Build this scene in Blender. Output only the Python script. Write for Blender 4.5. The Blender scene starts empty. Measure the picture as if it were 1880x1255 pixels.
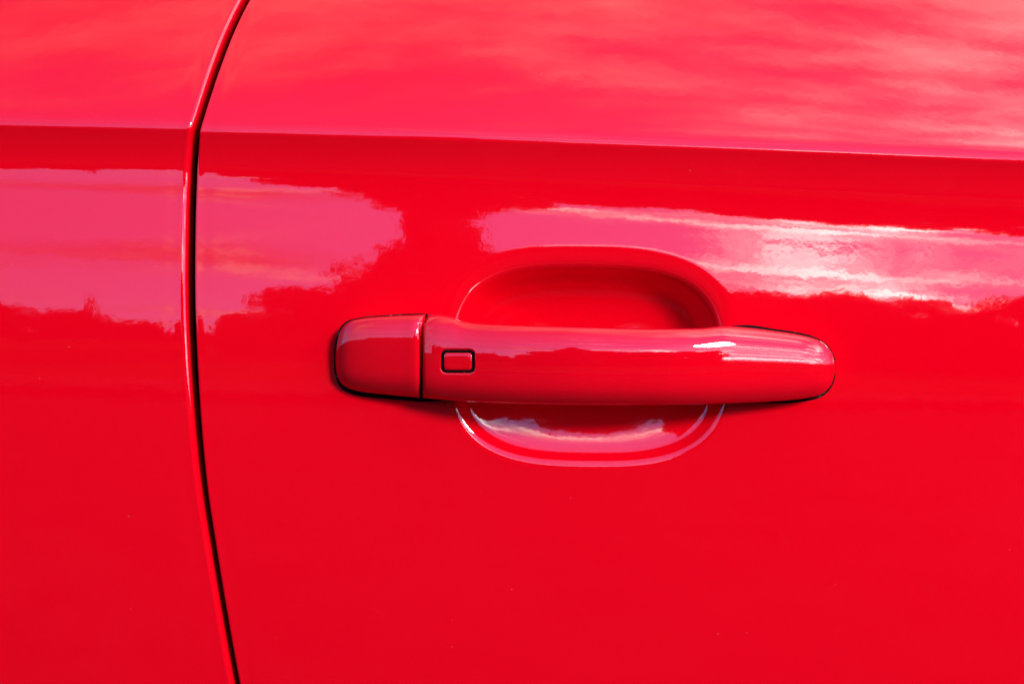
import bpy, math, random
import numpy as np

# ------------------------------------------------------------------ camera, sky, sun, exposure
S = 0.49 / 1880.0            # metres per photograph pixel on the door plane
D = 0.72                     # camera distance from the door plane (y = 0, outside is -y)
ZC = 0.84                    # height of the picture centre above the road
SUN_AZ, SUN_EL = 38.0, 21.0  # hazy sun: degrees to the right of the door's outward normal, elevation
SKY_STRENGTH = 0.15
SUN_STRENGTH = 2.35
EXPOSURE = 0.76
CLOUD_SEED = 90.7

scene = bpy.context.scene
C = scene.collection
cam_data = bpy.data.cameras.new('camera')
cam = bpy.data.objects.new('camera', cam_data)
C.objects.link(cam)
cam.location = (0, -D, ZC)
cam.rotation_euler = (math.radians(90), 0, 0)
cam_data.sensor_width = 36.0
cam_data.lens = 36.0 * D / 0.49
cam_data.clip_start = 0.01
cam_data.clip_end = 3000.0
scene.camera = cam

scene.view_settings.view_transform = 'Standard'
scene.view_settings.look = 'None'
scene.view_settings.gamma = 1.0
scene.view_settings.use_curve_mapping = False
scene.view_settings.exposure = EXPOSURE
scene.render.engine = 'CYCLES'
scene.cycles.use_denoising = True
scene.cycles.max_bounces = 10
scene.cycles.glossy_bounces = 6

saz, sel = math.radians(SUN_AZ), math.radians(SUN_EL)
SUN_DIR = (math.sin(saz) * math.cos(sel), -math.cos(saz) * math.cos(sel), math.sin(sel))


class NT:
    """small helper for node trees"""
    def __init__(self, tree):
        self.t = tree
        self.n = tree.nodes
        self.l = tree.links

    def node(self, kind, ins=None, **props):
        nd = self.n.new(kind)
        for k, v in props.items():
            setattr(nd, k, v)
        for k, v in (ins or {}).items():
            self.put(nd.inputs[k], v)
        return nd

    def put(self, sock, v):
        if isinstance(v, bpy.types.NodeSocket):
            self.l.new(v, sock)
        else:
            sock.default_value = v

    def math(self, op, a, b=None, clamp=False):
        nd = self.n.new('ShaderNodeMath')
        nd.operation = op
        nd.use_clamp = clamp
        self.put(nd.inputs[0], a)
        if b is not None:
            self.put(nd.inputs[1], b)
        return nd.outputs[0]

    def mix(self, f, a, b):
        nd = self.n.new('ShaderNodeMix')
        nd.data_type = 'RGBA'
        self.put(nd.inputs[0], f)
        self.put(nd.inputs[6], a)
        self.put(nd.inputs[7], b)
        return nd.outputs[2]

    def ramp(self, f, lo, hi, a=0.0, b=1.0, smooth=True):
        nd = self.n.new('ShaderNodeMapRange')
        nd.interpolation_type = 'SMOOTHSTEP' if smooth else 'LINEAR'
        self.put(nd.inputs[0], f)
        for i, v in enumerate((lo, hi, a, b)):
            self.put(nd.inputs[1 + i], v)
        return nd.outputs[0]


world = bpy.data.worlds.new('World')
scene.world = world
world.use_nodes = True
w = NT(world.node_tree)
w.n.clear()
sky = w.node('ShaderNodeTexSky', sky_type='NISHITA')
sky.sun_disc = False
sky.sun_elevation = sel
sky.sun_rotation = math.pi - saz
sky.air_density = 1.0
sky.dust_density = 0.1
sky.ozone_density = 2.5
tc = w.node('ShaderNodeTexCoord')
direction = tc.outputs['Generated']
sep = w.node('ShaderNodeSeparateXYZ', {0: direction})
# very clear air: the blue reaches down to the tree tops
clear = w.node('ShaderNodeCombineXYZ', {0: sep.outputs[0], 1: sep.outputs[1],
                                        2: w.math('ADD', w.math('MULTIPLY', w.math('MAXIMUM', sep.outputs[2], 0.0), 0.85), 0.30)}).outputs[0]
w.put(sky.inputs[0], w.node('ShaderNodeVectorMath', {0: clear}, operation='NORMALIZE').outputs[0])
# cloud layer seen in perspective: the direction meets a plane high above
dz = w.math('ADD', w.math('MAXIMUM', sep.outputs[2], 0.0), 0.10)
cx = w.math('DIVIDE', sep.outputs[0], dz)
cy = w.math('DIVIDE', sep.outputs[1], dz)
cvec = w.node('ShaderNodeCombineXYZ', {0: w.math('MULTIPLY', cx, 0.6), 1: cy, 2: CLOUD_SEED}).outputs[0]
n_big = w.node('ShaderNodeTexNoise', {'Vector': cvec, 'Scale': 0.42, 'Detail': 9.0, 'Roughness': 0.60,
                                      'Distortion': 0.35}).outputs['Fac']
n_fine = w.node('ShaderNodeTexNoise', {'Vector': cvec, 'Scale': 1.7, 'Detail': 8.0, 'Roughness': 0.64,
                                       'Distortion': 0.5}).outputs['Fac']
cover = w.math('ADD', w.math('MULTIPLY', n_big, 0.65), w.math('MULTIPLY', n_fine, 0.35))
mask = w.ramp(cover, 0.46, 0.66)
dot = w.node('ShaderNodeVectorMath', {0: direction, 1: SUN_DIR}, operation='DOT_PRODUCT').outputs['Value']
glow = w.math('POWER', w.math('MAXIMUM', dot, 0.0), 8.5)
# thin hazy cloud scatters the light forward: brighter towards the sun
bright = w.math('ADD', w.math('MULTIPLY', glow, 66.0), 2.2)
bright = w.math('MULTIPLY', bright, w.ramp(n_fine, 0.40, 0.64, 0.22, 2.2))
ccol = w.node('ShaderNodeVectorMath', {0: (1.0, 0.95, 0.86), 3: bright}, operation='SCALE').outputs[0]
blue = w.node('ShaderNodeHueSaturation', {'Hue': 0.52, 'Saturation': 1.28, 'Value': 1.68, 'Color': sky.outputs[0]}).outputs[0]
skycol = w.mix(mask, blue, ccol)
bg = w.node('ShaderNodeBackground', {'Color': skycol, 'Strength': SKY_STRENGTH})
wo = w.node('ShaderNodeOutputWorld', {'Surface': bg.outputs[0]})

sun_data = bpy.data.lights.new('sun', 'SUN')
sun_data.energy = SUN_STRENGTH
sun_data.angle = math.radians(11)   # hazy, veiled by bright cloud
sun_data.color = (1.0, 0.95, 0.88)
sun = bpy.data.objects.new('sun', sun_data)
C.objects.link(sun)
from mathutils import Vector
sun.rotation_euler = Vector(SUN_DIR).to_track_quat('Z', 'Y').to_euler()
sun.location = (4, -5, 6)


# ------------------------------------------------------------------ numeric helpers
def pchip(xs, ys):
    xs = np.asarray(xs, float)
    ys = np.asarray(ys, float)
    h = np.diff(xs)
    d = np.diff(ys) / h
    m = np.zeros_like(xs)
    for i in range(1, len(xs) - 1):
        if d[i - 1] * d[i] > 0:
            w1, w2 = 2 * h[i] + h[i - 1], h[i] + 2 * h[i - 1]
            m[i] = (w1 + w2) / (w1 / d[i - 1] + w2 / d[i])
    m[0], m[-1] = d[0], d[-1]

    def f(x):
        x = np.asarray(x, float)
        i = np.clip(np.searchsorted(xs, x) - 1, 0, len(h) - 1)
        t = (x - xs[i]) / h[i]
        lo, hi = t < 0, t > 1
        tt = np.clip(t, 0, 1)
        v = ((1 + 2 * tt) * (1 - tt) ** 2 * ys[i] + tt * (1 - tt) ** 2 * h[i] * m[i]
             + tt * tt * (3 - 2 * tt) * ys[i + 1] + tt * tt * (tt - 1) * h[i] * m[i + 1])
        v = np.where(lo, ys[0] + (x - xs[0]) * m[0], v)
        return np.where(hi, ys[-1] + (x - xs[-1]) * m[-1], v)
    return f


def sstep(x, a, b):
    t = np.clip((x - a) / (b - a), 0, 1)
    return t * t * (3 - 2 * t)


def point(px, py, d):
    """photograph pixel at a distance d (m) proud of the door plane -> world x, y, z"""
    k = (D - d) / D
    return (px - 940.0) * S * k, -d + 0 * px, ZC + (627.5 - py) * S * k


def axis(stops):
    """[(position, step), ...]: samples whose spacing follows the steps"""
    out = [stops[0][0]]
    for (a, sa), (b, sb) in zip(stops[:-1], stops[1:]):
        n = max(1, int(round(abs(b - a) / (0.5 * (sa + sb)))))
        t = np.linspace(0, 1, n + 1)[1:]
        q = sb / sa
        tt = (q ** t - 1) / (q - 1) if abs(q - 1) > 1e-3 else t
        out.extend(a + (b - a) * tt)
    return np.array(out)


# ------------------------------------------------------------------ body side surface
# tilt of the outward normal (degrees, + looks up) against photograph pixels below the crease
TILT = [(-420, 34), (-300, 29), (-200, 27), (-100, 25), (-40, 23.5), (-18, 21.5), (-11, 14.5), (-5, 8), (0, -2), (5, -19.5), (22, -17),
        (45, -11.2), (75, -3.0), (100, 0.8), (122, 3.0), (150, 4.6), (180, 4.6), (214, 4.0), (260, 2.9),
        (310, 1.65), (360, 0.45), (420, -0.8), (520, -2.2), (700, -4.4), (1000, -8.5), (1600, -13.0), (2400, -17)]
_tf = pchip([a for a, b in TILT], [b for a, b in TILT])
_tg = np.arange(-900, 2600, 0.25)
_tv = _tf(_tg)
_smooth = lambda a, k: np.convolve(np.pad(a, k, 'edge'), np.hanning(2 * k + 1) / np.hanning(2 * k + 1).sum(), 'valid')
_soft = _smooth(_tv, 50)
_crisp = _smooth(_tv, 5)
_wgt = sstep(np.abs(_tg), 10, 32)
_tv = _crisp * (1 - _wgt) + _soft * _wgt
# going down (t grows) a surface that looks up comes out towards the camera
_hp = np.concatenate([[0], np.cumsum(0.5 * (np.tan(np.radians(_tv[1:])) + np.tan(np.radians(_tv[:-1]))) * 0.25 * S)])
_hp -= np.interp(410, _tg, _hp)
PLAN_R = 3.2


def profile(t, x=None):    # t in metres above the crease
    p = -t / S
    if x is not None:          # the hollow under the crease runs a little lower towards the front
        p = p - (sstep(x, -0.06, 0.26) * 24 - sstep(-x, 0.02, 0.2) * 4) * sstep(p, 10, 110) * (1 - sstep(p, 300, 560))
    return np.interp(p, _tg, _hp)


def plan(x):
    return -(x * x) / (2 * PLAN_R)


_H_CREASE = float(profile(np.array(0.0)))
_CX = np.array([365, 690, 940, 1200, 1540, 1880.0])
_CY = np.array([241.5, 249.5, 258.5, 269, 282, 295.0])
_wx, _, _wz = point(_CX, _CY, _H_CREASE + plan((_CX - 940) * S))
_door_fit = np.polyfit(_wx, _wz, 2)
_wx, _, _wz = point(np.array([0, 345.0]), np.array([227.5, 237.5]), _H_CREASE + plan(-0.2))
_rear_fit = np.polyfit(_wx, _wz, 1)


def crease_door(x):
    x0 = -0.16
    v = np.polyval(_door_fit, np.clip(x, x0, 0.26))
    sl = np.polyval(np.polyder(_door_fit), 0.26)
    return v + np.where(x > 0.26, (x - 0.26) * sl, 0) + np.where(x < x0, (x - x0) * 0.025 * -1, 0)


def crease_rear(x):
    return np.polyval(_rear_fit, x)


REC_C, REC_A, REC_B = (1081.0, 658.0), 267.0, 196.0   # pull recess in the door skin


def recess(x, z):
    cx, cz = (REC_C[0] - 940) * S, ZC + (627.5 - REC_C[1]) * S
    X = (x - cx) / (REC_A * S)
    Z = (z - cz - (x - cx) * -0.012) / (REC_B * S)
    X = X * (1 + 0.035 * (1 - sstep(Z, -0.4, 0.4)))
    p = 2.9
    r = (np.abs(X) ** p + np.abs(Z) ** p + 1e-12) ** (1 / p)
    gx = np.sign(X) * np.abs(X) ** (p - 1) * r ** (1 - p) / (REC_A * S)
    gz = np.sign(Z) * np.abs(Z) ** (p - 1) * r ** (1 - p) / (REC_B * S)
    g = np.sqrt(gx * gx + gz * gz) + 1e-9
    dist = (1 - r) / g                       # distance inside the outline
    up = sstep(Z, -0.45, 0.28)
    return np.interp(dist, _rs, _rd_low, left=0) * (1 - up) + np.interp(dist, _rs, _rd_top, left=0) * up


# depth of the recess wall against distance inside its outline: turned lip, steep wall, wide bowl
_rs = np.arange(-0.006, 0.09, 0.00005)


def _wall(pos, deg):
    sl = pchip(pos, deg)(_rs)
    sl = np.convolve(np.pad(sl, 12, 'edge'), np.ones(25) / 25, 'valid')
    return np.concatenate([[0], np.cumsum(np.tan(np.radians(sl[1:])) * 0.00005)])


_rd_low = _wall([-0.006, -0.0035, -0.0015, 0.0005, 0.002, 0.0035, 0.005, 0.0065, 0.008, 0.011, 0.017, 0.0225, 0.028, 0.034, 0.09],
                [0, 0, 5, 17, 28, 32, 29, 20, 12.5, 10.0, 7.8, 6.4, 4.6, 2, 0])
_rd_top = _wall([-0.006, -0.004, -0.0015, 0.001, 0.0035, 0.0055, 0.0080, 0.012, 0.0165, 0.023, 0.031, 0.042, 0.09],
                [0, 0, 5, 9, 15, 33, 55, 60, 46, 24, 9, 1, 0])


def door_surface(x, z):
    return profile(z - crease_door(x), x) + plan(x) - recess(x, z)


def seam_curve(pts, crease, off):
    """shut-line edge in the picture -> x against height above the crease (t)"""
    px = np.array([p[0] for p in pts], float)
    py = np.array([p[1] for p in pts], float)
    d = np.zeros_like(px)
    for _ in range(6):
        x, _y, z = point(px, py, d)
        t = z - crease(x)
        d = profile(t) + plan(x) - off
    o = np.argsort(t)
    return t[o], x[o]


DOOR_EDGE = [(540, -130), (458, 0), (430, 57), (405, 121), (385, 180), (370.5, 226), (366.5, 240), (364, 275), (361, 320),
             (358.5, 400), (357.5, 480), (358, 560), (361, 640), (366.5, 740), (373.5, 830), (381, 900), (396, 1000),
             (414, 1110), (440, 1255), (480, 1450), (560, 1800), (700, 2400)]
GAP = [(-900, 9.5), (0, 10), (240, 11), (420, 12.5), (600, 13), (800, 11), (1000, 9.5), (1255, 9), (2600, 9)]


def edge_fn(tt, xx):
    up, dn = tt >= 0, tt <= 0.004
    # kink at the crease: two smooth branches
    k = int(np.argmin(np.abs(tt)))
    lo, hi = pchip(tt[:k + 1], xx[:k + 1]), pchip(tt[k:], xx[k:])
    tk = tt[k]
    return lambda t: np.where(t < tk, lo(t), hi(t))


door_edge = edge_fn(*seam_curve(DOOR_EDGE, crease_door, 0.0))
gap_fn = pchip([a for a, b in GAP], [b for a, b in GAP])
REAR_EDGE = [(p[0] - float(gap_fn(p[1])), p[1] - 1.5) for p in DOOR_EDGE]
rear_edge = edge_fn(*seam_curve(REAR_EDGE, crease_rear, 0.003))


# ------------------------------------------------------------------ object helpers
def mesh_object(name, verts, faces, mat, parent=None, smooth=True):
    me = bpy.data.meshes.new(name)
    verts = np.asarray(verts, np.float32)
    me.from_pydata(verts.tolist(), [], faces.tolist() if isinstance(faces, np.ndarray) else faces)
    me.materials.append(mat)
    me.polygons.foreach_set('use_smooth', np.full(len(me.polygons), smooth))
    me.update()
    o = bpy.data.objects.new(name, me)
    C.objects.link(o)
    if parent is not None:
        o.parent = parent
    return o


def grid_mesh(name, X, Y, Z, mat, parent=None, flip=False):
    """X, Y, Z: (rows, cols) arrays, linked as one quad grid"""
    r, c = X.shape
    me = bpy.data.meshes.new(name)
    nv = r * c
    me.vertices.add(nv)
    co = np.stack([X, Y, Z], -1).reshape(-1, 3).astype(np.float32)
    me.vertices.foreach_set('co', co.ravel())
    i = (np.arange(r - 1)[:, None] * c + np.arange(c - 1)[None, :]).ravel()
    q = np.stack([i, i + 1, i + c + 1, i + c], 1)
    if flip:
        q = q[:, ::-1]
    nf = len(q)
    me.loops.add(nf * 4)
    me.polygons.add(nf)
    me.loops.foreach_set('vertex_index', q.ravel().astype(np.int32))
    me.polygons.foreach_set('loop_start', (np.arange(nf) * 4).astype(np.int32))
    me.polygons.foreach_set('use_smooth', np.ones(nf, bool))
    me.update(calc_edges=True)
    me.validate()
    me.materials.append(mat)
    o = bpy.data.objects.new(name, me)
    C.objects.link(o)
    if parent is not None:
        o.parent = parent
    return o


def empty(name, loc=(0, 0, 0), parent=None):
    o = bpy.data.objects.new(name, None)
    o.empty_display_size = 0.1
    C.objects.link(o)
    o.location = loc
    if parent is not None:
        o.parent = parent
    return o


def tag(o, label=None, category=None, group=None, kind=None):
    for k, v in (('label', label), ('category', category), ('group', group), ('kind', kind)):
        if v:
            o[k] = v
    return o


# ------------------------------------------------------------------ materials
def new_mat(name):
    m = bpy.data.materials.new(name)
    m.use_nodes = True
    t = NT(m.node_tree)
    t.n.clear()
    out = t.node('ShaderNodeOutputMaterial')
    b = t.node('ShaderNodeBsdfPrincipled')
    t.l.new(b.outputs[0], out.inputs[0])
    return m, t, b


def red_paint(name, dust=1.0, peel=1.0, colour=(0.72, 0.0001, 0.0080)):
    m, t, b = new_mat(name)
    pos = t.node('ShaderNodeTexCoord').outputs['Object']
    # clear coat over a solid red: fine orange peel, wipe marks, a few dust specks
    peel_n = t.node('ShaderNodeTexNoise', {'Vector': pos, 'Scale': 260.0, 'Detail': 2.0, 'Roughness': 0.5}).outputs['Fac']
    wave_n = t.node('ShaderNodeTexNoise', {'Vector': pos, 'Scale': 38.0, 'Detail': 2.0, 'Roughness': 0.5}).outputs['Fac']
    relief = t.math('ADD', t.math('MULTIPLY', peel_n, 0.10), t.math('MULTIPLY', wave_n, 0.5))
    bump = t.node('ShaderNodeBump', {'Height': relief, 'Strength': 1.0, 'Distance': 0.00014 * peel})
    sx = t.node('ShaderNodeSeparateXYZ', {0: pos})
    flat = t.node('ShaderNodeCombineXYZ', {0: sx.outputs[0], 1: sx.outputs[2], 2: 0.0}).outputs[0]
    vor = t.node('ShaderNodeTexVoronoi', {'Vector': flat, 'Scale': 70.0, 'Randomness': 1.0}, voronoi_dimensions='2D')
    # hairline scratches: edges of large warped cells, broken up
    warp = t.node('ShaderNodeTexNoise', {'Vector': flat, 'Scale': 14.0, 'Detail': 2.0}).outputs['Color']
    wv = t.node('ShaderNodeVectorMath', {0: flat, 1: t.node('ShaderNodeVectorMath', {0: warp, 3: 0.05}, operation='SCALE').outputs[0]},
                operation='ADD').outputs[0]
    edge = t.node('ShaderNodeTexVoronoi', {'Vector': wv, 'Scale': 34.0}, feature='DISTANCE_TO_EDGE', voronoi_dimensions='2D').outputs['Distance']
    brk = t.node('ShaderNodeTexNoise', {'Vector': flat, 'Scale': 30.0, 'Detail': 3.0}).outputs['Fac']
    scr = t.math('MULTIPLY', t.math('LESS_THAN', edge, 0.006), t.ramp(brk, 0.58, 0.66))
    big = t.node('ShaderNodeTexNoise', {'Vector': pos, 'Scale': 9.0, 'Detail': 3.0}).outputs['Fac']
    pick = t.node('ShaderNodeSeparateColor', {0: vor.outputs['Color']})
    size = t.math('MULTIPLY', t.ramp(pick.outputs[0], 0.90, 1.0, 0.0, 1.0, False), 0.026)
    speck = t.math('LESS_THAN', vor.outputs['Distance'], size)
    speck = t.math('MULTIPLY', speck, 0.14 * dust)
    film = t.math('MULTIPLY', t.ramp(big, 0.45, 0.8), 0.002 * dust)
    dirt = t.math('MAXIMUM', t.math('MAXIMUM', speck, film), t.math('MULTIPLY', scr, 0.009 * dust))
    light = t.math('GREATER_THAN', pick.outputs[1], 0.35)
    dcol = t.mix(light, (0.06, 0.004, 0.006, 1), (0.75, 0.35, 0.34, 1))
    b.inputs['Base Color'].default_value = (*colour, 1)
    t.put(b.inputs['Base Color'], t.mix(dirt, (*colour, 1), dcol))
    b.inputs['Roughness'].default_value = 0.45
    b.inputs['Specular IOR Level'].default_value = 0.0
    b.inputs['Coat Weight'].default_value = 1.0
    b.inputs['Coat IOR'].default_value = 1.75
    rough = t.math('ADD', 0.032, t.math('MULTIPLY', dirt, 0.5))
    t.put(b.inputs['Coat Roughness'], rough)
    t.put(b.inputs['Coat Normal'], bump.outputs[0])
    return m


def rubber(name, dusty=0.5, scale=220.0, dust_col=(0.26, 0.15, 0.13, 1)):
    m, t, b = new_mat(name)
    pos = t.node('ShaderNodeTexCoord').outputs['Object']
    n = t.node('ShaderNodeTexNoise', {'Vector': pos, 'Scale': scale, 'Detail': 5.0, 'Roughness': 0.65}).outputs['Fac']
    f = t.math('MULTIPLY', t.ramp(n, 0.56, 0.78), dusty)
    t.put(b.inputs['Base Color'], t.mix(f, (0.003, 0.0025, 0.0025, 1), dust_col))
    b.inputs['Roughness'].default_value = 0.75
    b.inputs['Specular IOR Level'].default_value = 0.06
    bump = t.node('ShaderNodeBump', {'Height': n, 'Strength': 0.6, 'Distance': 0.0004})
    t.put(b.inputs['Normal'], bump.outputs[0])
    return m


def noisy(name, c1, c2, scale, rough=0.9, bump=0.0, spec=0.15):
    m, t, b = new_mat(name)
    pos = t.node('ShaderNodeTexCoord').outputs['Object']
    n = t.node('ShaderNodeTexNoise', {'Vector': pos, 'Scale': scale, 'Detail': 6.0, 'Roughness': 0.6}).outputs['Fac']
    t.put(b.inputs['Base Color'], t.mix(t.ramp(n, 0.3, 0.7), (*c1, 1), (*c2, 1)))
    b.inputs['Roughness'].default_value = rough
    b.inputs['Specular IOR Level'].default_value = spec
    if bump:
        bp = t.node('ShaderNodeBump', {'Height': n, 'Strength': 0.5, 'Distance': bump})
        t.put(b.inputs['Normal'], bp.outputs[0])
    return m


paint = red_paint('red_body_paint')
paint_handle = red_paint('red_handle_paint', dust=1.2, peel=0.5, colour=(0.69, 0.0001, 0.0080))
seal_black = rubber('black_seal_rubber', 0.12, 60.0, (0.03, 0.02, 0.02, 1))
gasket_black = rubber('dusty_gasket_rubber', 0.7)
groove_black = rubber('black_groove_rubber', 0.1)
asphalt = noisy('asphalt', (0.016, 0.016, 0.017), (0.026, 0.025, 0.025), 3.0, 1.0, 0.01, 0.0)
bark = noisy('bark', (0.05, 0.035, 0.022), (0.11, 0.08, 0.055), 8.0, 0.9, 0.02)
leaf_a = noisy('dark_leaves', (0.010, 0.018, 0.006), (0.028, 0.042, 0.012), 1.2, 0.7)
leaf_b = noisy('green_leaves', (0.014, 0.024, 0.008), (0.036, 0.052, 0.016), 1.2, 0.7)
stone = noisy('pale_stone', (0.20, 0.18, 0.16), (0.30, 0.27, 0.24), 1.5, 0.9, 0.01)
slate = noisy('slate', (0.05, 0.05, 0.055), (0.10, 0.10, 0.11), 2.5, 0.7, 0.01)

# ------------------------------------------------------------------ the road
gx = np.array([-400.0, 400.0])
X, Y = np.meshgrid(gx, gx)
ground = grid_mesh('road', X, Y, 0 * X, asphalt)
tag(ground, kind='structure')

def strip(name, y0, y1, z, mat):
    xs = np.linspace(-60, 60, 2)
    X, Y = np.meshgrid(xs, np.array([y0, y1]))
    return tag(grid_mesh(name, X, Y, 0 * X + z, mat), kind='structure')


paving = noisy('paving', (0.030, 0.029, 0.028), (0.048, 0.046, 0.044), 1.3, 1.0, 0.0, 0.0)
turf = noisy('turf', (0.010, 0.017, 0.006), (0.028, 0.04, 0.013), 0.9, 1.0, 0.0, 0.0)
strip('pavement', -9.4, -7.9, 0.12, paving)
strip('kerb', -7.9, -7.75, 0.10, paving)
strip('grass_verge', -200.0, -9.4, 0.10, turf)

# ------------------------------------------------------------------ the car side
car = empty('car', (0, 0, 0))
tag(car, 'glossy red car side with door, pull handle and shut line, reflecting clouds and trees', 'car')

# rows, as metres above the crease
T_ROWS = axis([(0.105, 0.004), (0.075, 0.0012), (0.012, 0.001), (0.003, 0.00025), (-0.003, 0.00025), (-0.010, 0.0008),
               (-0.045, 0.0008), (-0.052, 0.0005), (-0.158, 0.0005), (-0.168, 0.001), (-0.265, 0.0012), (-0.33, 0.004),
               (-0.50, 0.008)])


def skin(name, edge, crease, surf, side, radius, flange, far, u_stops):
    """sheet-metal skin that ends at the shut line in a rounded edge and a flange going inwards"""
    u = axis(u_stops)
    t = T_ROWS
    ex = edge(t)[:, None]
    U = np.broadcast_to(u[None, :], (len(t), len(u)))
    X = ex + side * U * np.ones_like(ex)
    Zc = crease(X)
    Zg = Zc + t[:, None]
    h = surf(X, Zg)
    # rounded edge
    k = np.clip(radius - U, 0, radius)
    drop = radius - np.sqrt(np.maximum(radius ** 2 - k ** 2, 0))
    # a touch of sheet tension next to the hem
    h = h - drop - 0.00013 * np.exp(-((U - radius - 0.003) / 0.0035) ** 2) * 0.5
    # flange
    fl = axis([(flange, 0.003), (radius, 0.0015)])
    FX = np.repeat(X[:, :1], len(fl), 1)
    FH = h[:, :1] - (fl[None, :] - 0)
    FZ = np.repeat(Zg[:, :1], len(fl), 1)
    Xa = np.concatenate([FX, X], 1)
    Ha = np.concatenate([FH, h], 1)
    Za = np.concatenate([FZ, Zg], 1)
    return grid_mesh(name, Xa, -Ha, Za, paint, car, flip=(side > 0))


door = skin('door', door_edge, crease_door, door_surface, 1, 0.0011, 0.014, 0.8,
            [(0, 0.0001), (0.0011, 0.00012), (0.006, 0.0006), (0.03, 0.001), (0.092, 0.001), (0.098, 0.0006), (0.27, 0.0006),
             (0.28, 0.001), (0.41, 0.0012), (0.48, 0.004), (0.80, 0.010)])
tag(door, 'red front door skin with pull recess')
rear = skin('rear_side_panel', rear_edge, crease_rear, lambda x, z: profile(z - crease_rear(x), x) + plan(x) - 0.0004,
            -1, 0.0031, 0.018, 0.6,
            [(0, 0.00015), (0.0031, 0.0002), (0.01, 0.0008), (0.12, 0.0015), (0.2, 0.003), (0.50, 0.010)])
tag(rear, 'red rear side panel left of the shut line')

# black weather seal deep in the shut line
tt = axis([(0.10, 0.006), (-0.50, 0.006)])
ex = 0.5 * (door_edge(tt) + rear_edge(tt))
cs = np.array([(-0.020, -0.030), (-0.012, -0.022), (-0.006, -0.0155), (0, -0.0135), (0.006, -0.0155), (0.012, -0.022), (0.020, -0.030)])
X = ex[:, None] + cs[None, :, 0]
Zg = crease_door(X) + tt[:, None]
Hs = (profile(tt) + 0)[:, None] + plan(X) + cs[None, :, 1]
grid_mesh('door_seal', X, -Hs, Zg, seal_black, car, flip=True)

# ------------------------------------------------------------------ door handle
handle = empty('door_handle', (0, 0, 0), car)
tag(handle, 'red pull handle with lock cap and touch sensor')

# slope of the front face across the handle (zeta -1 bottom .. 1 top), degrees; + looks up
_zs = np.linspace(-1, 1, 2001)
_sl = pchip([-1, -0.985, -0.955, -0.9, -0.78, -0.6, -0.45, -0.25, 0, 0.22, 0.38, 0.52, 0.66, 0.82, 0.92, 0.965, 0.988, 1],
            [-80, -72, -60, -50, -38, -19, -8, -2.4, -0.4, 1.2, 4.0, 11, 19, 28, 37, 52, 70, 80])(_zs)
_gz = -np.concatenate([[0], np.cumsum(0.5 * (np.tan(np.radians(_sl[1:])) + np.tan(np.radians(_sl[:-1]))) * 0.001)])
_gz -= _gz.max()                         # 0 on the crown, negative towards the edges, in half-heights


def front_drop(zeta):
    return np.interp(zeta, _zs, _gz)


ZETA = np.concatenate([-np.cos(np.linspace(0, math.pi, 141))])
ZETA = np.sign(ZETA) * np.abs(ZETA) ** 0.9

grip_top = pchip([776, 800, 825, 848, 880, 940, 1100, 1200, 1280, 1335, 1370, 1420, 1480, 1503, 1517, 1526, 1531, 1533],
                 [577.5, 578, 581, 589, 593.5, 596, 600.5, 603, 602.5, 598.5, 601, 607, 617, 624.5, 634, 646, 658, 668])
grip_bot = pchip([776, 830, 900, 1000, 1100, 1250, 1330, 1430, 1475, 1500, 1515, 1525, 1530.5, 1533],
                 [730, 735, 739, 742, 743, 742, 740, 735.5, 731, 726, 718, 707, 694, 680])
grip_front = pchip([776, 777, 779.5, 784, 850, 950, 1080, 1200, 1300, 1380, 1440, 1490, 1512, 1523, 1529, 1532, 1533],
                   [16.5, 18.0, 19.3, 20.0, 24.0, 29.0, 32.0, 31.0, 26.5, 20.5, 16.0, 12.3, 10.0, 7.6, 5.0, 2.0, 0.0])
_raw_front = grip_front
_fx = np.arange(776, 1533.01, 0.25)
_fs = np.convolve(np.pad(_raw_front(_fx), 220, 'reflect', reflect_type='odd'), np.hanning(441) / np.hanning(441).sum(), 'valid')
_fw = sstep(_fx, 800, 850) * (1 - sstep(_fx, 1440, 1485))
_fs = _fs * _fw + _raw_front(_fx) * (1 - _fw)


def grip_front(x):
    return np.interp(x, _fx, _fs)


cap_top = pchip([615.5, 617, 620, 626, 636, 650, 700, 771], [652, 640, 624, 606, 594, 587, 581, 577.5])
cap_bot = pchip([615.5, 617, 621, 628, 641, 665, 720, 771], [664, 680, 694, 705, 713, 719, 725, 730])
cap_front = pchip([615.5, 617, 621, 628, 640, 665, 700, 740, 762, 767, 769.8, 771],
                  [0.0, 3.0, 6.0, 8.6, 11, 13.6, 16, 18, 19, 18.7, 18.0, 16.5])

SENSOR = (808.5, 872.5, 641.0, 685.5)   # px x0, x1, y0, y1


def rrect(px, py, grow, rad=11.0):
    """signed distance (px) to the sensor's rounded rectangle, negative inside"""
    x0, x1, y0, y1 = SENSOR
    cx, cy = (x0 + x1) / 2, (y0 + y1) / 2
    qx = np.abs(px - cx) - (x1 - x0) / 2 - grow + rad
    qy = np.abs(py - cy) - (y1 - y0) / 2 - grow + rad
    return np.hypot(np.maximum(qx, 0), np.maximum(qy, 0)) + np.minimum(np.maximum(qx, qy), 0) - rad


def handle_depth(px, py, top, bot, front, tilt=0.0):
    tp, bt = top(px), bot(px)
    mid, half = (tp + bt) / 2, (bt - tp) / 2
    zeta = np.clip((mid - py) / half, -1, 1)
    f = front(px) * 1e-3
    lim = np.minimum(1.0, (f + 0.002) / 0.011)
    return f + (front_drop(zeta) + math.tan(math.radians(tilt)) * zeta) * half * S * lim


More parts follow.
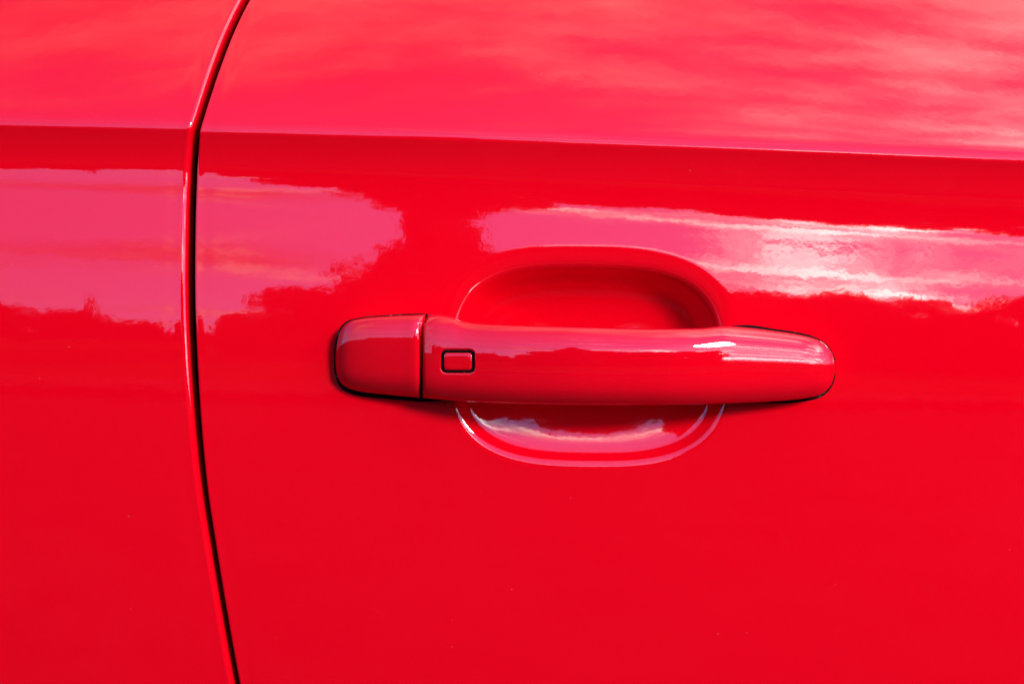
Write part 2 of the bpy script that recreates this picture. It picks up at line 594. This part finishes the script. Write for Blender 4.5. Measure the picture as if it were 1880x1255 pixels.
def loft_handle(name, xs, top, bot, front, back, shift, sensor=False, tilt=0.0):
    rows = []
    for x in xs:
        tp, bt = float(top(x)), float(bot(x))
        mid, half = (tp + bt) / 2, (bt - tp) / 2
        f = float(front(x)) * 1e-3
        b = back(x)
        py = mid - ZETA * half
        pxs = x + shift(x, ZETA)
        dep = handle_depth(np.full_like(py, x), py, top, bot, front, tilt)
        if sensor:
            dep = dep - 0.0013 * (1 - sstep(rrect(pxs, py, 0), -1.6, 0.3))
        # back of the section, from the top edge round to the bottom edge
        e = dep[0], dep[-1]
        bt_side = min(e[1] - 0.001, b + 0.004)
        bb_side = min(e[0] - 0.001, b + 0.004)
        bz = np.array([1.0, 0.97, 0.85, 0.4, 0, -0.4, -0.85, -0.97, -1.0])
        bd = np.array([bt_side, bt_side - 0.002, b, b - 0.0005, b - 0.0005, b - 0.0005, b, bb_side - 0.002, bb_side])
        allpx = np.concatenate([pxs, x + shift(x, bz)])
        allpy = np.concatenate([py, mid - bz * half])
        alld = np.concatenate([dep, bd])
        X, Y, Z = point(allpx, allpy, alld)
        rows.append(np.stack([X, Y, Z], 1))
    V = np.array(rows)                    # (nx, nk, 3)
    nx, nk, _ = V.shape
    faces = []
    for i in range(nx - 1):
        a = i * nk
        for k in range(nk):
            k2 = (k + 1) % nk
            faces.append((a + k, a + nk + k, a + nk + k2, a + k2))
    faces.append(tuple(range(nk)))
    faces.append(tuple((nx - 1) * nk + k for k in reversed(range(nk))))
    o = mesh_object(name, V.reshape(-1, 3), faces, paint_handle, handle)
    o.data.polygons[-1].use_smooth = False
    o.data.polygons[-2].use_smooth = False
    return o


def grip_back(x):
    f = float(grip_front(x)) * 1e-3
    mid = float(sstep(np.array(x), 815, 870) * (1 - sstep(np.array(x), 1290, 1350)))
    return -0.005 * (1 - mid) + (f - 0.019) * mid


xs_grip = axis([(776, 0.5), (784, 1.0), (802, 1.0), (806, 0.5), (814, 0.6), (822, 1.2), (860, 1.2), (868, 0.6), (876, 0.5), (880, 1.2), (905, 5), (1300, 5), (1440, 6), (1500, 2.5), (1528, 0.8), (1533, 0.4)])
loft_handle('grip', xs_grip, grip_top, grip_bot, grip_front, grip_back,
            lambda x, z: 10.0 * np.exp(-(x - 776) / 14.0) * sstep(np.asarray(z), 0.72, 1.0), True)
xs_cap = axis([(615.5, 0.3), (619, 0.7), (640, 2.0), (700, 6), (758, 4), (766, 0.8), (771, 0.4)])
loft_handle('lock_cap', xs_cap, cap_top, cap_bot, cap_front, lambda x: -0.005,
            lambda x, z: 10.0 * np.exp((x - 771) / 14.0) * sstep(np.asarray(z), 0.72, 1.0), tilt=6.0)


def sensor_patch(name, grow, rad, lift, edge_drop, edge_w, mat, n=44):
    """rounded rectangle that follows the grip's front face"""
    x0, x1, y0, y1 = SENSOR
    cx, cy = (x0 + x1) / 2, (y0 + y1) / 2
    hx, hy = (x1 - x0) / 2 + grow, (y1 - y0) / 2 + grow
    ang = []
    for q, (sx, sy) in enumerate(((1, 1), (-1, 1), (-1, -1), (1, -1))):
        for a in np.linspace(0, math.pi / 2, 9):
            aa = a + q * math.pi / 2
            ang.append((sx * (hx - rad) + rad * math.cos(aa), sy * (hy - rad) + rad * math.sin(aa)))
    ring = np.array(ang)
    verts, faces = [], []
    ins = [(0, -1.2), (0, edge_drop), (0.35 * edge_w, edge_drop * 0.35), (edge_w, 0.0), (edge_w * 2, 0.0), (hy * 0.6, 0.0)]
    m = len(ring)
    for k, (d, dd) in enumerate(ins):
        sc = np.array([(hx - d) / hx, (hy - d) / hy])
        p = ring * sc
        px, py = cx + p[:, 0], cy + p[:, 1]
        dep = handle_depth(px, py, grip_top, grip_bot, grip_front) + (lift + dd) * 1e-3
        X, Y, Z = point(px, py, dep)
        verts.extend(np.stack([X, Y, Z], 1))
        if k:
            a, b0 = (k - 1) * m, k * m
            faces += [(a + i, b0 + i, b0 + (i + 1) % m, a + (i + 1) % m) for i in range(m)]
    faces.append(tuple((len(ins) - 1) * m + i for i in reversed(range(m))))
    return mesh_object(name, verts, faces, mat, handle)


sensor_patch('sensor_groove', -0.7, 10.0, -0.95, -0.1, 1.0, groove_black)
sensor_patch('touch_sensor', -6.4, 6.0, 0.0, -0.45, 3.0, paint_handle)


def gasket(name, x0, x1, top, bot, stops):
    """thin rubber pad between the handle's foot and the door skin"""
    xs = axis(stops)
    zz = np.sin(np.linspace(-1, 1, 41) * math.pi / 2)
    PX = np.repeat(xs[:, None], len(zz), 1)
    tp, bt = top(xs)[:, None], bot(xs)[:, None]
    PY = (tp + bt) / 2 - zz[None, :] * (bt - tp) / 2
    X, Y, Z = point(PX, PY, 0.0)
    d = door_surface(X, Z)
    eu = np.minimum(PX - x0, 1e9) if x0 is not None else np.full_like(PX, 1e9)
    ed = np.minimum(np.abs(PY - tp), np.abs(PY - bt))
    if x0 is not None:
        ed = np.minimum(ed, np.abs(PX - x0))
    if x1 is not None:
        ed = np.minimum(ed, np.abs(PX - x1))
    d = d + 0.0009 - 0.0016 * (1 - sstep(ed, -0.5, 3.0))
    k = (D - d) / D
    return grid_mesh(name, (PX - 940) * S * k, -d, ZC + (627.5 - PY) * S * k, gasket_black, handle, flip=True)


gt = pchip([612.3, 613.6, 617, 623, 633, 648, 700, 771, 826], [652, 637, 621, 603, 591, 584, 577.7, 574.4, 583])
gb = pchip([612.3, 613.6, 618, 625, 639, 662, 720, 778, 834], [664, 683.5, 699, 712, 721.5, 728, 734, 738.5, 733])  # lower rim widened: black rubber stands in for shadow under the cap, plus grime
gasket('gasket', 612.3, None, gt, gb, [(612.3, 0.3), (615, 0.8), (640, 2), (700, 4), (830, 3)])
gt2 = pchip([1332, 1345, 1370, 1420, 1485, 1505, 1519.5, 1528, 1533, 1534.6], [603, 596.5, 595.5, 602, 613.5, 622, 632.5, 645, 657.5, 668])
gb2 = pchip([1332, 1430, 1478, 1503, 1518, 1527.5, 1533, 1534.6], [738, 741, 737.5, 731.5, 722, 709.5, 695, 680])
gasket('gasket', None, 1534.6, gt2, gb2, [(1336, 3), (1440, 4), (1500, 2), (1528, 0.8), (1534.6, 0.3)])


# ------------------------------------------------------------------ what the paint reflects: trees across the road
def tree(name, az, dist, top_el, half_w, seed, leaf, label, base=0.18, leaf_size=0.24, n=5200, cone=False):
    rng = np.random.default_rng(seed)
    a = math.radians(az)
    cx, cy = dist * math.sin(a), -dist * math.cos(a)
    H = ZC + dist * math.tan(math.radians(top_el))
    R = half_w
    root = empty(name, (cx, cy, 0))
    tag(root, label, 'tree', 'trees across the road')
    # trunk and limbs
    V, F = [], []

    def limb(p0, p1, r0, r1, sides=8, bends=4):
        p0, p1 = np.array(p0), np.array(p1)
        base_i = len(V)
        for i in range(bends + 1):
            s = i / bends
            c = p0 + (p1 - p0) * s + rng.normal(0, 0.02 * np.linalg.norm(p1 - p0), 3) * (0 < i < bends)
            r = r0 + (r1 - r0) * s
            for k in range(sides):
                q = 2 * math.pi * k / sides
                V.append((c[0] + r * math.cos(q), c[1] + r * math.sin(q), c[2]))
        for i in range(bends):
            for k in range(sides):
                b0 = base_i + i * sides
                F.append((b0 + k, b0 + (k + 1) % sides, b0 + sides + (k + 1) % sides, b0 + sides + k))
    limb((0, 0, -0.1), (0, 0, H * 0.72), 0.035 * H, 0.012 * H)
    clumps = []
    zc0 = H * base
    for i in range(70 if cone else 46):
        u = rng.uniform(0, 1)
        zz = zc0 + (H - zc0) * (0.03 + 0.90 * u)
        wv = R * (math.sin(math.pi * min(1, 0.30 + 0.66 * u) ** 0.9)) ** 0.6
        if cone:
            wv = R * (1.02 - u) ** 1.0
        q = rng.uniform(0, 2 * math.pi)
        rr = wv * math.sqrt(rng.uniform(0, 1))
        clumps.append((rr * math.cos(q), rr * math.sin(q), zz, R * rng.uniform(0.28, 0.46) * (0.45 if cone and u > 0.75 else 1)))
    for c in clumps[:14]:
        limb((0, 0, c[2] * 0.55), (c[0] * 0.85, c[1] * 0.85, c[2]), 0.012 * H, 0.003 * H, 6, 3)
    mesh_object('trunk', V, F, bark, root)
    per = n // len(clumps)
    cen = []
    for c in clumps:
        v = rng.normal(0, 1, (per, 3))
        v /= np.linalg.norm(v, axis=1)[:, None]
        v *= (rng.uniform(0, 1, per) ** 0.45)[:, None] * c[3] * np.array([1.1, 1.1, 0.8])
        cen.append(v + np.array(c[:3]))
    cen = np.concatenate(cen)
    cen = cen[cen[:, 2] < H]
    m = len(cen)
    a1 = rng.normal(0, 1, (m, 3))
    a1 /= np.linalg.norm(a1, axis=1)[:, None]
    a2 = np.cross(a1, rng.normal(0, 1, (m, 3)))
    a2 /= np.linalg.norm(a2, axis=1)[:, None]
    sz = leaf_size * rng.uniform(0.5, 1.2, m)[:, None]
    P = np.stack([cen - a1 * sz, cen + a2 * sz * 0.45, cen + a1 * sz, cen - a2 * sz * 0.45], 1).reshape(-1, 3)
    f = np.arange(m * 4).reshape(m, 4)
    mesh_object('crown', P, f, leaf, root, smooth=False)
    return root


TREES = [
    # az, dist, top elevation, half width, seed, leaves
    (-3.6, 24, 18.0, 3.0, 1, leaf_a, 'tallest leafy tree across the road, reflected above the handle'),
    (-7.0, 25, 10.6, 2.1, 21, leaf_b, 'pointed leafy tree reflected just left of the tallest tree'),
    (-11.0, 25, 6.6, 2.1, 2, leaf_b, 'rounded leafy tree reflected between shut line and handle'),
    (-14.3, 34, 2.4, 1.2, 3, leaf_a, 'low leafy tree reflected beside the shut line'),
    (1.4, 27, 10.8, 2.6, 22, leaf_b, 'leafy tree reflected just right of the tallest tree'),
    (5.2, 29, 8.4, 2.2, 4, leaf_a, 'bushy leafy tree reflected above the middle of the recess'),
    (8.8, 33, 7.4, 2.6, 5, leaf_a, 'leafy tree reflected above the right end of the handle'),
    (13.5, 34, 8.2, 2.6, 6, leaf_b, 'broad leafy tree reflected right of the handle'),
    (18.5, 34, 8.4, 2.6, 7, leaf_a, 'dense leafy tree reflected near the right edge'),
    (23.5, 34, 8.0, 2.6, 8, leaf_b, 'leafy tree reflected at the right edge'),
    (29.0, 34, 8.2, 2.8, 9, leaf_a, 'outermost leafy tree on the right of the row'),
    (35.0, 36, 7.0, 3.0, 10, leaf_b, 'leafy tree standing past the right end of the row'),
    (-17.0, 70, 0.6, 2.8, 11, leaf_a, 'small far tree reflected at the shut line'),
    (-20.5, 72, 1.5, 2.8, 12, leaf_b, 'far tree reflected in the rear panel beside the spire'),
    (-24.0, 74, 2.7, 2.8, 13, leaf_a, 'far tree reflected in the middle of the rear panel'),
    (-28.0, 74, 3.2, 3.0, 14, leaf_b, 'far tree reflected at the left edge of the rear panel'),
    (-32.0, 72, 3.0, 3.0, 15, leaf_a, 'far tree standing past the left end of the row'),
    (-36.0, 70, 3.3, 3.0, 16, leaf_b, 'leftmost far tree of the row'),
]
for az, dist, el, hw, seed, leaf, label in TREES:
    far = dist > 50
    tree('leafy_tree', az, dist, el, hw, seed, leaf, label, base=0.0,
         leaf_size=0.34 if far else 0.17, n=7000 if far else (34000 if seed == 1 else 22000), cone=seed in (1, 21, 22))

# church spire far to the left, a thin point in the rear panel's reflection
sa = math.radians(-23.0)
sp = empty('church_tower', (110 * math.sin(sa), -110 * math.cos(sa), 0))
tag(sp, 'distant church tower with slim pointed spire, reflected in the rear panel', 'church')


def prism(r, z0, z1, n, r1):
    V = [(r * math.cos(2 * math.pi * (k + .5) / n), r * math.sin(2 * math.pi * (k + .5) / n), z0) for k in range(n)]
    V += [(r1 * math.cos(2 * math.pi * (k + .5) / n), r1 * math.sin(2 * math.pi * (k + .5) / n), z1) for k in range(n)]
    F = [(k, (k + 1) % n, n + (k + 1) % n, n + k) for k in range(n)] + [tuple(range(n))[::-1], tuple(range(n, 2 * n))]
    return V, F


V, F = prism(1.1, 0, 5.6, 4, 1.1)
mesh_object('tower', V, F, stone, sp, smooth=False)
V, F = prism(0.8, 5.6, 10.2, 8, 0.04)
mesh_object('spire', V, F, slate, sp, smooth=False)
